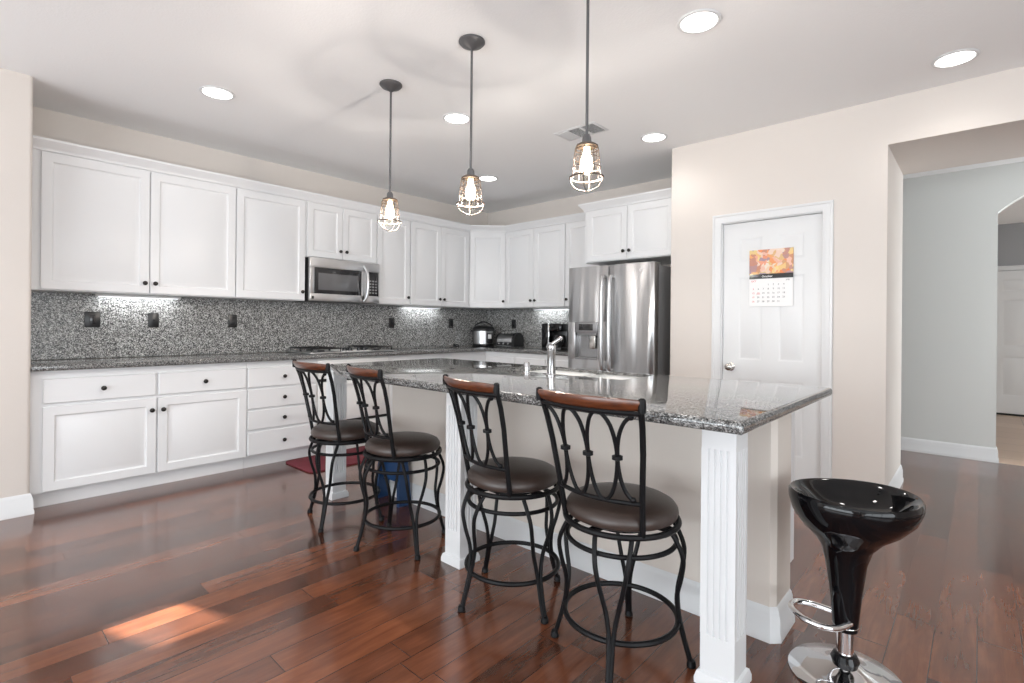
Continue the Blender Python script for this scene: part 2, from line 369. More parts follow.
# left stub wall with an unseen high opening, added to shape the sun patch (opening y -0.42..-0.12)
oy0, oy1, oz0, oz1 = -0.33, -0.06, 1.90, 2.22
mb = MB().box(-4.44, -4.40, -4.1, oy0, 0, H).box(-4.44, -4.40, oy0, oy1, 0, oz0).box(-4.44, -4.40, oy0, oy1, oz1, H)
mb.box(-5.1, -4.40, oy1, 0.372, 0, H, 0.02, 3, keep=lambda e: vert(e) and near(e, -4.40, 0.372))
struct('wall_stub', mb, WALL)
struct('wall_back', MB().box(-5.11, -1.98, YB, YB+0.1, 0, H), WALL)
# pantry wall with its door opening, and the thick passage
mb = MB()
mb.box(-1.98, -1.545, YP, YP+0.12, 0, H, 0.012, 3, keep=lambda e: vert(e) and near(e, -1.98, YP))
mb.box(-1.98, -1.88, YP+0.1, YB+0.1, 0, H)
mb.box(-1.545, -0.835, YP, YP+0.12, 2.045, H)
mb.box(-0.835, -0.46, YP, YP2, 0, H)
mb.box(-1.9, -0.8, YP2-0.1, YP2, 0, H)
struct('wall_pantry', mb, WALL)
mb = MB().box(-0.46, 1.4, YP, YP2, 2.43, H).box(1.4, 3.1, YP, YP2, 0, H)
struct('wall_passage', mb, WALL)
# hall wall with an arched opening
def arch_wall():
    cx, hw, zs, R = 0.715, 0.60, 2.275, 0.845
    zc = zs-math.sqrt(R*R-hw*hw)
    top = [(cx+R*sin(a), zc+R*cos(a)) for a in [(-1+2*k/24)*math.asin(hw/R) for k in range(25)]]
    out = [(-3.1, 0), (cx-hw, 0)]+[(x, z) for x, z in top]+[(cx+hw, 0), (3.1, 0), (3.1, 2.75), (-3.1, 2.75)]
    b = bmesh.new(); vs = [b.verts.new((x, 6.43, z)) for x, z in out]; f = b.faces.new(vs)
    g = bmesh.ops.extrude_face_region(b, geom=[f])
    for v in g['geom']:
        if isinstance(v, bmesh.types.BMVert): v.co.y = 6.57
    bmesh.ops.triangulate(b, faces=[f for f in b.faces if len(f.verts) > 4])
    m = MB(); m.add(b); return m
struct('wall_hall', arch_wall(), HALLW)
struct('wall_hall_end', MB().box(-3.2, -3.1, YP2, 10.2, 0, H), HALLW)
struct('wall_entry', MB().box(-3.1, 3.1, 10.1, 10.2, 0, H), GREYW)
# outer walls with window openings
def wall_open(axis, c0, c1, a0, a1, holes):
    m = MB()
    def bx(u0, u1, z0, z1):
        if u1-u0 < 1e-4: return
        if axis == 'x': m.box(c0, c1, u0, u1, z0, z1)
        else: m.box(u0, u1, c0, c1, z0, z1)
    u = a0
    for h0, h1, z0, z1 in holes:
        bx(u, h0, 0, H+0.1); bx(h0, h1, 0, z0) if z0 > 0 else None; bx(h0, h1, z1, H+0.1); u = h1
    bx(u, a1, 0, H+0.1); return m
struct('wall_south', wall_open('y', -4.2, -4.1, -5.1, 3.2, [(-3.9, 1.5, 0.12, 2.4)]), WALL)
struct('wall_right', wall_open('x', 3.1, 3.2, -4.2, 10.2, [(-2.7, 1.5, 0.12, 2.4), (5.25, 6.3, 0.3, 2.4), (7.4, 9.2, 0.6, 2.1)]), WALL)  # hall and far room openings are unseen, put in for the added lamps
def frame(name, mb): return struct(name, mb, TRIM)
m = MB()
for x in (-3.9, -2.57, -1.24, 0.09, 1.42): m.box(x, x+0.08, -4.18, -4.12, 0.12, 2.4)
m.box(-3.9, 1.5, -4.18, -4.12, 0.12, 0.2).box(-3.9, 1.5, -4.18, -4.12, 2.32, 2.4)
frame('window_1', m)
m = MB()
for y in (-2.7, -1.34, 0.02, 1.42): m.box(3.12, 3.18, y, y+0.08, 0.12, 2.4)
m.box(3.12, 3.18, -2.7, 1.5, 0.12, 0.2).box(3.12, 3.18, -2.7, 1.5, 2.32, 2.4)
frame('window_2', m)

# baseboards
BB = [(0, 0), (0.02, 0), (0.02, 0.02), (0.015, 0.032), (0.015, 0.088), (0.011, 0.098), (0.011, 0.106), (0.006, 0.122), (0, 0.13)]
def baseboard(name, path): struct(name, MB().sweep(path, BB), TRIM)
baseboard('baseboard_left', [(-4.40, -4.1), (-4.40, 0.372), (-4.43, 0.372)])
baseboard('baseboard_pantry', [(-1.98, YP), (-1.63, YP)])
baseboard('baseboard_passage', [(-0.755, YP), (-0.46, YP), (-0.46, YP2)])
baseboard('baseboard_hall', [(-3.1, 6.43), (0.115, 6.43), (0.115, 6.57)])

# --- six panel doors
def six_panel(w, h, t=0.035):
    st, mid, pr = 0.115, 0.11, [(0.012, 0.007), (0.024, 0.007), (0.05, 0.002)]
    pw = (w-2*st-mid)/2
    xs = [0, st, st+pw, st+pw+mid, w-st, w]
    zs = [0, 0.24, 0.24+0.56, 0.92+0.02, 0.94+0.66, 0.94+0.66+0.115, h-0.115, h]
    return MB().panel_grid(xs, zs, {(1, 1), (3, 1), (1, 3), (3, 3), (1, 5), (3, 5)}, 0, t, pr, 0.002)
d1 = thing('door_1', '', 'door', (-1.535, YP+0.022, 0.008)); del d1['label'], d1['category']; d1['kind'] = 'structure'
six_panel(0.70, 2.022).build('door_slab', TRIM, d1)
m = MB(); R90 = Matrix.Rotation(radians(90), 4, 'X')
m.lathe([(0, 0), (0.032, 0), (0.032, 0.006), (0.014, 0.012), (0.012, 0.03), (0.022, 0.036), (0.029, 0.048), (0.027, 0.062), (0.015, 0.07), (0, 0.071)], seg=28, mat=Matrix.Translation((0.062, 0, 0.885)) @ R90)
m.build('door_knob', NICKEL, d1)
for z in (0.2, 1.02, 1.82):
    MB().box(0.701, 0.712, -0.006, 0.006, z, z+0.09, 0.003).build('hinge', NICKEL, d1)
def casing(x0, x1, z1, y):
    prof = [(0, 0), (0, 0.010), (0.004, 0.013), (0.014, 0.013), (0.020, 0.016), (0.048, 0.018), (0.052, 0.022), (0.066, 0.022), (0.068, 0.019), (0.068, 0)]
    m = MB(); m.sweep([(x0, 0), (x0, z1), (x1, z1), (x1, 0)], [(-o, d) for o, d in prof])
    for v in m.bm.verts: v.co = Vector((v.co.x, y-v.co.z, v.co.y))
    return m
struct('trim_1', casing(-1.545, -0.835, 2.04, YP), TRIM)
m = MB().box(-1.548, -1.537, YP, YP+0.1, 0, 2.043).box(-0.833, -0.822, YP, YP+0.1, 0, 2.043).box(-1.548, -0.822, YP, YP+0.1, 2.034, 2.046)
struct('trim_2', m, TRIM)
d2 = thing('door_2', '', 'door', (0.115, 10.06, 0.03)); del d2['label'], d2['category']; d2['kind'] = 'structure'
six_panel(0.86, 2.0).build('door_slab', TRIM, d2)
MB().box(0, 0.86, -0.004, 0.03, -0.028, -0.002).build('door_sweep', RUBBER, d2)
struct('trim_3', casing(0.105, 0.985, 2.04, 10.10), TRIM)

# ------------------------------------------------------------------ kitchen cabinets
DP = [(0.054, 0.0), (0.058, 0.006), (0.064, 0.009), (0.070, 0.009), (0.098, 0.002), (0.101, 0.001)]
def knob_bm(x, z, y):
    m = MB(); m.lathe([(0, 0), (0.008, 0), (0.006, 0.012), (0.013, 0.016), (0.0165, 0.021), (0.0155, 0.027), (0.008, 0.031), (0, 0.032)], seg=18, mat=Matrix.Translation((x, y, z)) @ R90)
    return m
def door(parent, x0, x1, z0, z1, knob=None):
    w, h = x1-x0, z1-z0
    d = MB().panel_grid([x0+0.003, x1-0.003], [z0+0.003, z1-0.003], {(0, 0)}, -0.02, 0.02, DP).build('door', CAB, parent)
    if knob: knob_bm(knob[0], knob[1], -0.02).build('knob', BRONZE, d)
    return d
def drawer(parent, x0, x1, z0, z1):
    d = MB().panel_grid([x0+0.008, x1-0.008], [z0+0.008, z1-0.008], set(), -0.02, 0.02, [], 0.006).build('drawer', CAB, parent)
    knob_bm((x0+x1)/2, (z0+z1)/2, -0.02).build('knob', BRONZE, d)
    return d
UG, BG = 'white upper cabinets along the kitchen walls', 'white base cabinets along the kitchen walls'
RA = radians(90)
def upper(loc, rot, w, d, z0, z1, doors, label, group=UG):
    t = thing('wall_cabinet', label, 'cabinet', (*loc, z0), rot, group); h = z1-z0
    MB().box(0, w, 0, d, 0, h).build('body', CAB, t)
    for x0, x1, k in doors:
        kx = None if k is None else ((x1-0.03) if k == 'R' else (x0+0.03))
        door(t, x0, x1, 0.006, h-0.012, None if k is None else (kx, 0.082))
    return t
UX, BX = -4.70, -4.47            # body fronts on the left wall
ud = UX-XA-0.002
uz0, uz1 = 1.42, 2.362
upper((UX, 0.375), RA, 1.291, ud, uz0, uz1, [(0.063, 0.677, 'R'), (0.683, 1.289, 'L')], 'two-door white upper cabinet at the far left, next to the beige stub wall')
upper((UX, 1.668), RA, 0.612, ud, uz0, uz1, [(0.004, 0.605, 'R')], 'single-door white upper cabinet directly left of the microwave')
upper((UX, 2.282), RA, 0.768, ud, 1.835, uz1, [(0.012, 0.374, 'R'), (0.378, 0.760, 'L')], 'short two-door white upper cabinet directly above the microwave')
upper((UX, 3.052), RA, 0.428, ud, uz0, uz1, [(0.004, 0.420, 'R')], 'single-door white upper cabinet directly right of the microwave')
upper((UX, 3.482), RA, 0.90, ud, uz0, uz1, [(0.004, 0.440, 'R'), (0.444, 0.878, 'L')], 'narrow two-door white upper cabinet on the left wall beside the corner cabinet')
# corner cabinet (pentagon body, diagonal door)
YU = 4.69
t = thing('wall_cabinet', 'diagonal white upper cabinet in the corner, above the pressure cooker', 'cabinet', (-4.70, 4.386, uz0), 0, UG)
cw = 0.325
MB().prism([(0, 0), (cw-0.005, YU+0.02-4.386), (cw-0.005, YB-0.002-4.386), (XA+0.002+4.70, YB-0.002-4.386), (XA+0.002+4.70, 0)], 0, uz1-uz0).build('body', CAB, t)
dx, dy = cw-0.005, YU+0.02-4.386; L_ = hypot(dx, dy); an = atan2(dy, dx)
dd = MB().panel_grid([0.012, L_-0.012], [0.008, uz1-uz0-0.015], {(0, 0)}, -0.02, 0.02, DP).build('door', CAB, t, rotz=an)
knob_bm(L_-0.035, 0.082, -0.02).build('knob', BRONZE, dd)
yb = YU+0.02; bd = YB-yb-0.002
upper((-4.376, yb), 0, 0.916, bd, uz0, uz1, [(0.004, 0.458, 'R'), (0.462, 0.912, 'L')], 'two-door white upper cabinet on the back wall right of the corner, above the coffee maker')
upper((-3.458, yb), 0, 0.464, bd, uz0, uz1, [(0.004, 0.455, 'L')], 'white upper cabinet partly hidden behind the refrigerator and its overhead cabinet')
upper((-3.005, 4.42), 0, 1.0, YB-4.42-0.002, 1.85, 2.375, [(0.035, 0.490, 'R'), (0.494, 0.968, 'L')], 'deep two-door white cabinet directly above the refrigerator')
# crown mouldings
CR = [(0, 0), (0.012, 0), (0.014, 0.012), (0.020, 0.022), (0.042, 0.046), (0.050, 0.056), (0.054, 0.060), (0.054, 0.075), (0, 0.075)]
def crown(path, z, label):
    o = MB().sweep(path, [(a, b+z) for a, b in CR]).build('crown_molding', CAB); o['label'] = label; o['category'] = 'molding'; o['group'] = 'crown moldings'
crown([(-4.70, 0.376), (-4.70, 4.386), (-4.38, YU+0.02), (-3.065, YU+0.02)], uz1+0.001, 'long white crown molding running over the left wall and corner upper cabinets')
crown([(-3.005, 4.60), (-3.005, 4.42), (-2.004, 4.42)], 2.376, 'short white crown molding on top of the cabinet over the refrigerator')

# base cabinets
def base(loc, rot, w, d, label, doors=(), drawers=(), ztop=0.888):
    t = thing('base_cabinet', label, 'cabinet', (*loc, 0), rot, BG)
    MB().box(0, w, 0, d, 0.10, ztop).box(0.0, w, 0.05, d, 0, 0.101).build('body', CAB, t)
    for x0, x1, z0, z1, k in doors: door(t, x0, x1, z0, z1, None if k is None else ((x1-0.03 if k == 'R' else x0+0.03), z1-0.085))
    for x0, x1, z0, z1 in drawers: drawer(t, x0, x1, z0, z1)
    return t
bdp = (-XA+BX)-0.002
base((BX, 0.375), RA, 1.305, bdp, 'long white base cabinet with two drawers over two doors, next to the stub wall',
     [(0.058, 0.676, 0.108, 0.655, 'R'), (0.686, 1.301, 0.108, 0.655, 'L')], [(0.058, 0.676, 0.672, 0.838), (0.686, 1.301, 0.672, 0.838)])
base((BX, 1.682), RA, 0.606, bdp, 'white base cabinet with a stack of four drawers, behind the leftmost stool', (),
     [(0.003, 0.598, 0.670, 0.838), (0.003, 0.598, 0.493, 0.659), (0.003, 0.598, 0.318, 0.484), (0.003, 0.598, 0.108, 0.306)])
base((BX, 3.052), RA, 1.396, bdp, 'white base cabinet right of the oven, running into the corner', [(0.01, 0.45, 0.108, 0.655, 'R'), (0.46, 0.90, 0.108, 0.655, 'L')], [(0.01, 0.45, 0.672, 0.838), (0.46, 0.90, 0.672, 0.838)])
base((-4.468, 4.45), 0, 1.435, YB-4.452, 'white base cabinet on the back wall between the corner and the refrigerator', [(0.05, 0.49, 0.108, 0.655, 'R'), (0.50, 0.94, 0.108, 0.655, 'L'), (0.95, 1.40, 0.108, 0.655, 'L')], [(0.05, 0.49, 0.672, 0.838), (0.50, 0.94, 0.672, 0.838), (0.95, 1.40, 0.672, 0.838)])

# oven under the cooktop
ov = thing('oven', 'white built-in oven under the cooktop, seen between the two left stools', 'oven', (BX, 2.292, 0), RA)
MB().box(0, 0.756, 0.002, bdp, 0.10, 0.888).box(0, 0.756, 0.05, bdp, 0, 0.101).build('body', WHITEP, ov)
MB().box(0.004, 0.752, -0.02, 0.001, 0.70, 0.872, 0.006).build('control_panel', WHITEP, ov)
od = MB().box(0.004, 0.752, -0.026, 0.001, 0.30, 0.67, 0.008).build('door', PORC, ov)
MB().tube([(0.08, -0.03, 0.645), (0.08, -0.06, 0.645), (0.676, -0.06, 0.645), (0.676, -0.03, 0.645)], 0.009).build('handle', WHITEP, od)
MB().box(0.004, 0.752, -0.004, 0.001, 0.672, 0.698).build('vent_gap', DARK, ov)
MB().box(0.004, 0.752, -0.004, 0.001, 0.272, 0.298).build('vent_gap', DARK, ov)
MB().box(0.004, 0.752, -0.02, 0.001, 0.11, 0.27, 0.006).build('lower_drawer', WHITEP, ov)

# worktop, backsplash
def slab(outer, hole, z0, z1, bev):
    b = bmesh.new()
    vs = [b.verts.new((x, y, z1)) for x, y in outer]; es = [b.edges.new((vs[i], vs[(i+1) % len(vs)])) for i in range(len(vs))]
    for hp in hole:
        hv = [b.verts.new((x, y, z1)) for x, y in hp]; es += [b.edges.new((hv[i], hv[(i+1) % len(hv)])) for i in range(len(hv))]
    bmesh.ops.triangle_fill(b, edges=es, use_beauty=True)
    g = bmesh.ops.extrude_face_region(b, geom=list(b.faces))
    for v in g['geom']:
        if isinstance(v, bmesh.types.BMVert): v.co.z = z0
    def on(v, side): return any(abs(v.co.x-o[0]) < 1e-5 and abs(v.co.y-o[1]) < 1e-5 for o in side)
    bmesh.ops.recalc_face_normals(b, faces=b.faces)
    E = [e for e in b.edges if abs(e.verts[0].co.z-e.verts[1].co.z) < 1e-6 and len(e.link_faces) == 2 and abs(e.link_faces[0].normal.dot(e.link_faces[1].normal)) < 0.1 and all(on(v, outer) for v in e.verts)]
    bmesh.ops.bevel(b, geom=E, offset=bev, segments=4, profile=0.5, affect='EDGES')
    m = MB(); m.add(b); return m
o = slab([(XA+0.001, 0.375), (-4.405, 0.375), (-4.405, 4.41), (-3.032, 4.41), (-3.032, YB-0.001), (XA+0.001, YB-0.001)], [], 0.889, 0.93, 0.014).build('countertop', GRAN)
o['label'] = 'L-shaped grey granite countertop along the left and back walls'; o['category'] = 'countertop'
o = MB().box(XA+0.001, XA+0.021, 0.40, YB-0.001, 0.931, 1.419).build('backsplash', SPLASH); o['label'] = 'speckled grey granite backsplash on the left wall under the cabinets'; o['category'] = 'backsplash'; o['group'] = 'granite backsplashes'
o = MB().box(XA+0.022, -3.03, YB-0.021, YB-0.001, 0.931, 1.419).build('backsplash', SPLASH); o['label'] = 'speckled grey granite backsplash on the back wall behind toaster and coffee maker'; o['category'] = 'backsplash'; o['group'] = 'granite backsplashes'

# outlets
def outlet(loc, rot, label, mt=BLACKP, kind='outlet', w=0.074):
    t = thing('wall_outlet', label, 'outlet', loc, rot, 'black outlet and switch plates')
    MB().box(-w/2, w/2, -0.006, 0, 0, 0.118, 0.003).build('plate', mt, t)
    if kind == 'outlet':
        MB().box(-0.017, 0.017, -0.009, -0.005, 0.025, 0.093, 0.003).build('socket', DGLASS, t)
    else:
        MB().box(-0.005, 0.005, -0.016, -0.005, 0.052, 0.068, 0.002).build('toggle', DGLASS, t)
sx = XA+0.0215
outlet((sx, 0.762, 1.165), RA, 'black double-width outlet plate on the backsplash, leftmost on the wall', w=0.095)
outlet((sx, 1.152, 1.165), RA, 'black switch plate on the backsplash, second from the left', kind='switch')
outlet((sx, 1.752, 1.165), RA, 'black outlet plate on the backsplash below the single cabinet left of the microwave')
outlet((sx, 3.45, 1.165), RA, 'black outlet plate on the backsplash just right of the microwave')
outlet((sx, 4.345, 1.165), RA, 'black outlet plate on the backsplash left of the pressure cooker')
outlet((-4.50, YB-0.0215, 1.165), 0, 'black outlet plate on the back wall backsplash above the toaster')
# under cabinet lights
for (x, y, rz, lab) in ((-4.945, 1.05, RA, 'white light bar under the far left two-door cabinet'), (-4.945, 3.85, RA, 'white light bar under the cabinets between microwave and corner'), (-3.85, 4.955, 0, 'white light bar under the back wall cabinets above the coffee maker')):
    t = thing('under_cabinet_light', lab, 'light', (x, y, 1.398), rz, 'under cabinet light bars')
    MB().box(-0.28, 0.28, -0.02, 0.02, 0.004, 0.021, 0.003).build('housing', WHITEP, t)
    d_ = area('cabinet_strip_light', (x+(0.03 if rz else 0), y-(0 if rz else 0.03), 1.394), (radians(20) if not rz else 0, radians(20) if rz else 0, 0), 0.04 if rz else 0.5, 0.5 if rz else 0.04, 1.6, (0.95, 0.98, 1.0))
    MB().box(-0.26, 0.26, -0.016, 0.016, 0.001, 0.005).build('lens', UCL, t)

# ------------------------------------------------------------------ appliances
mw = thing('microwave', 'stainless steel over-the-range microwave with dark window and curved handle', 'microwave', (-4.63, 2.292, 1.418), RA)
W_ = 0.752
MB().box(0, W_, 0.03, 0.37, 0.002, 0.412, 0.004).build('body', BLACKP, mw)
MB().box(0, W_, -0.008, 0.031, 0.318, 0.412, 0.006).build('top_panel', STEELH, mw)
dr = MB().box(0, 0.575, -0.008, 0.031, 0.004, 0.075, 0.006).box(0, 0.045, -0.008, 0.031, 0.07, 0.32, 0.004).box(0.543, 0.577, -0.008, 0.031, 0.004, 0.32, 0.003).box(0.04, 0.58, 0.004, 0.03, 0.06, 0.33).build('door', STEELH, mw)
MB().box(0.044, 0.545, -0.004, 0.006, 0.073, 0.319, 0.001).build('window', DGLASS, dr)
MB().box(0.085, 0.50, -0.006, -0.003, 0.11, 0.27, 0.001).build('window_screen', mat('perforated screen', (0.12, 0.12, 0.125), 0.15, coat=0.5), dr)
MB().tube(smooth_pts([(0.568, -0.01, 0.018), (0.582, -0.045, 0.07), (0.582, -0.062, 0.19), (0.582, -0.045, 0.31), (0.568, -0.01, 0.375)], 6), 0.015, seg=12, flat=0.8).build('handle', STEELH, dr)
cp = MB().box(0.60, W_-0.008, -0.006, 0.03, 0.075, 0.322, 0.003).build('control_panel', DGLASS, mw)
m = MB()
for i in range(3):
    for j in range(5): m.box(0.632+i*0.034, 0.654+i*0.034, -0.0075, -0.005, 0.10+j*0.03, 0.115+j*0.03)
m.build('buttons', FSIDE, cp)
MB().box(0.58, W_, -0.008, 0.031, 0.004, 0.076, 0.005).box(W_-0.012, W_, -0.008, 0.031, 0.07, 0.32, 0.003).box(0.578, 0.602, -0.004, 0.031, 0.07, 0.32).build('side_trim', STEELH, mw)
MB().box(0.018, 0.040, -0.0095, -0.007, 0.022, 0.048).build('badge', DARK, mw)

ck = thing('cooktop', 'gas cooktop with black grates and four black knobs on the granite below the microwave', 'cooktop', (-4.70, 2.67, 0.931), RA)
MB().box(-0.45, 0.45, -0.245, 0.22, 0, 0.014, 0.006).build('body', STEELH, ck)
MB().box(-0.13, 0.19, -0.235, 0.16, 0.0135, 0.018, 0.003).build('center_panel', WHITEP, ck)
for i in range(4):
    x = (-0.08, -0.025, 0.075, 0.13)[i]
    MB().lathe([(0, 0.017), (0.025, 0.017), (0.023, 0.042), (0.017, 0.048), (0, 0.048)], x, -0.19, 20).build('knob', BLACKP, ck)
for x0, x1 in ((-0.43, -0.14), (0.20, 0.43)):
    for y0, y1 in ((-0.22, -0.02), (0.0, 0.20)):
        m = MB(); z = 0.045
        m.tube([(x0, y0, z), (x1, y0, z), (x1, y1, z), (x0, y1, z)], 0.006, True, 6)
        cx, cy = (x0+x1)/2, (y0+y1)/2
        for a in range(4):
            m.tube([(cx+0.03*cos(a*pi/2), cy+0.03*sin(a*pi/2), z+0.002), ((x0, x1)[a == 0] if a % 2 == 0 else cx, (y0, y1)[a == 1] if a % 2 else cy, z)], 0.005, False, 6)
        for px, py in ((x0, y0), (x1, y0), (x0, y1), (x1, y1)): m.tube([(px, py, 0.014), (px, py, z)], 0.005, False, 6)
        m.cyl(cx, cy, 0.014, 0.026, 0.035, 0.03, 18)
        m.build('grate', BLACKP, ck)

fr = thing('refrigerator', 'stainless steel french door refrigerator with ice dispenser in its left door', 'refrigerator', (-3.0, 4.13, 0))
FW = 0.915
MB().box(0.012, FW-0.012, 0.085, 0.82, 0.03, 1.755, 0.006).box(0.05, FW-0.05, 0.1, 0.8, 0.0, 0.035).build('body', FSIDE, fr)
def fdoor(x0, x1, z0, z1):
    n = 14; ring0 = []
    out = []
    for k in range(n+1):
        u = k/n; x = x0+(x1-x0)*u; out.append((x, -0.012*(1-(2*u-1)**2)))
    poly = [(x0, 0.075), ]+[(x0, 0.012)]+[(x0+0.004, 0.003)]+[(x, y) for x, y in out[1:-1]]+[(x1-0.004, 0.003), (x1, 0.012), (x1, 0.075)]
    return MB().prism(poly, z0, z1, 0.004, 2)
half = 0.457
ld = MB()
# left door built round the dispenser recess
DX0, DX1, DZ0, DZ1 = 0.085, 0.345, 0.885, 1.245
ld = fdoor(0.0, half-0.004, DZ1, 1.772)
b2 = fdoor(0.0, half-0.004, 0.70, DZ0); me = bpy.data.meshes.new('t'); b2.bm.to_mesh(me); ld.bm.from_mesh(me); bpy.data.meshes.remove(me)
ld.box(0.0, DX0, -0.001, 0.075, DZ0-0.002, DZ1+0.002, 0.002).box(DX1, half-0.004, -0.006, 0.075, DZ0-0.002, DZ1+0.002, 0.002).box(DX0-0.002, DX1+0.002, 0.06, 0.074, DZ0, DZ1)
LD = ld.build('door', STEEL, fr, label='left stainless door with the dispenser')
RD = fdoor(half+0.004, FW, 0.70, 1.772).build('door', STEEL, fr, label='right stainless door')
FD = fdoor(0.0, FW, 0.06, 0.69).build('freezer_drawer', STEEL, fr)
dsp = MB().box(DX0, DX1, -0.012, 0.06, 1.14, DZ1, 0.006).build('dispenser', mat('dispenser grey', (0.28, 0.28, 0.29), 0.3, 0.6), LD)
MB().box(DX0+0.05, DX1-0.05, -0.0135, -0.011, 1.165, 1.225, 0.001).build('display', DGLASS, dsp)
MB().box(DX0+0.02, DX1-0.02, 0.0, 0.058, 1.115, 1.142, 0.004).cyl(0.24, 0.03, 1.08, 1.12, 0.014).build('spout', FSIDE, dsp)
MB().box(DX0, DX1, -0.006, 0.06, DZ0-0.001, DZ0+0.02, 0.004).build('drip_tray', FSIDE, dsp)
MB().box(0.235, 0.30, 0.02, 0.035, 0.99, 1.14, 0.004).build('paddle', NICKEL, dsp)
MB().box(DX0, DX1, 0.052, 0.061, DZ0+0.02, 1.14).build('recess', mat('recess steel', (0.35, 0.35, 0.355), 0.25, 0.8), dsp)
def fh(x, par):
    P = smooth_pts([(x, -0.008, 0.80), (x, -0.055, 0.84), (x, -0.068, 1.18), (x, -0.055, 1.62), (x, -0.008, 1.66)], 7)
    MB().tube(P, 0.017, seg=14).build('handle', STEELH, par)
fh(half-0.038, LD); fh(half+0.042, RD)
MB().tube(smooth_pts([(0.10, -0.01, 0.60), (0.13, -0.06, 0.60), (0.46, -0.072, 0.60), (0.785, -0.06, 0.60), (0.815, -0.01, 0.60)], 7), 0.015, seg=14).build('handle', STEELH, FD)
MB().cyl(0, 0, 0, 0.003, 0.018).build('badge', CHROME, RD, loc=(0, 0, 0)).matrix_local = Matrix.Translation((0.79, -0.009, 1.70)) @ R90
MB().box(0.02, 0.12, 0.02, 0.16, 1.755, 1.775, 0.004).box(FW-0.12, FW-0.02, 0.02, 0.16, 1.755, 1.775, 0.004).build('hinge_cover', FSIDE, fr)

# ------------------------------------------------------------------ things on the corner worktop
ZC = 0.931
pc = thing('pressure_cooker', 'round electric pressure cooker, steel with black lid, in the counter corner', 'cooker', (-4.80, 4.74, ZC), radians(42))
MB().lathe([(0, 0.0), (0.13, 0.0), (0.135, 0.012), (0.135, 0.03), (0.128, 0.035), (0, 0.035)], seg=40).build('base', BLACKP, pc)
MB().lathe([(0.0, 0.034), (0.13, 0.034), (0.13, 0.20), (0, 0.20)], seg=40).build('body', STEELH, pc)
ldd = MB().lathe([(0.137, 0.198), (0.146, 0.20), (0.146, 0.225), (0.13, 0.25), (0.08, 0.266), (0, 0.27)], seg=40).build('lid', BLACKP, pc)
MB().tube(smooth_pts([(-0.11, 0, 0.235), (-0.095, 0, 0.28), (0, 0, 0.318), (0.095, 0, 0.28), (0.11, 0, 0.235)], 5), 0.009).build('handle', BLACKP, ldd)
MB().box(-0.01, 0.08, -0.143, -0.10, 0.045, 0.175, 0.012).build('control_panel', BLACKP, pc, rotz=radians(24))
MB().box(0.01, 0.055, -0.146, -0.142, 0.10, 0.155, 0.002).build('display', WHITEP, pc, rotz=radians(24))
for s in (-1, 1): MB().box(s*0.15-0.018, s*0.15+0.018, -0.03, 0.03, 0.185, 0.215, 0.006).build('side_handle', BLACKP, pc)

to = thing('toaster', 'black and steel toaster with rounded sides next to the pressure cooker', 'toaster', (-4.40, 4.82, ZC), radians(2))
def dprof(w, h, n=10, d=0.0):
    pts = [(-w/2, 0.012)]
    for k in range(n+1):
        a = pi-pi*k/n; pts.append((w/2*cos(a), h*0.45+h*0.55*sin(a)))
    pts.append((w/2, 0.012)); return pts
def dslab(x0, x1, w, h):
    P = dprof(w, h); return MB().loft([[(x0, y, z) for y, z in P], [(x1, y, z) for y, z in P]])
dslab(-0.15, 0.10, 0.17, 0.165).build('body', STEELH, to)
dslab(0.10, 0.145, 0.19, 0.185).build('end_cap', BLACKP, to); dslab(-0.17, -0.15, 0.185, 0.175).build('end_cap', BLACKP, to)
MB().box(-0.145, 0.095, -0.093, -0.07, 0.02, 0.065, 0.006).build('front_panel', BLACKP, to)
m = MB()
for x in (-0.10, -0.03, 0.05):
    m.lathe([(0, 0), (0.014, 0), (0.012, 0.015), (0, 0.016)], seg=16, mat=Matrix.Translation((x, -0.09, 0.045)) @ R90)
m.build('dials', CHROME, to)
for y in (-0.03, 0.03): MB().box(-0.075, 0.085, y-0.011, y+0.011, 0.158, 0.170).build('slot', DARK, to)

co = thing('coffee_maker', 'tall black coffee maker with a silver stripe, beside the refrigerator', 'coffee maker', (-3.575, 4.72, ZC), radians(8))
MB().box(-0.125, 0.125, -0.15, 0.12, 0, 0.035, 0.008).build('base', BLACKP, co)
MB().box(-0.125, 0.125, 0.0, 0.12, 0.03, 0.285, 0.01).build('body', BLACKP, co)
MB().box(-0.125, 0.125, -0.14, 0.02, 0.215, 0.300, 0.012).build('brew_head', GLOSSB, co)
MB().box(-0.125, -0.045, -0.15, 0.02, 0.03, 0.300, 0.01).build('water_tank', GLOSSB, co)
MB().box(-0.043, -0.026, -0.152, -0.138, 0.03, 0.298, 0.003).build('trim_strip', CHROME, co)
cf = MB().lathe([(0, 0.036), (0.055, 0.038), (0.066, 0.08), (0.06, 0.14), (0.045, 0.17), (0, 0.172)], 0.045, -0.07, 24).build('carafe', DGLASS, co)
MB().tube(smooth_pts([(0.10, -0.07, 0.15), (0.125, -0.09, 0.14), (0.125, -0.09, 0.08), (0.105, -0.07, 0.07)], 5), 0.007).build('handle', BLACKP, cf)
tg = MB().tube(smooth_pts([(0, 0, 0.012), (0.02, 0.015, 0.03), (0.05, 0.02, 0.012), (0.02, -0.02, 0.01), (-0.02, 0, 0.02)], 5), 0.008).box(-0.02, 0.02, -0.012, 0.012, 0.0, 0.035, 0.005).build('power_plug', BLACKP, loc=(-4.86, 4.30, ZC)); tg['label'] = 'small black power plug lying on the counter left of the pressure cooker'; tg['category'] = 'plug'

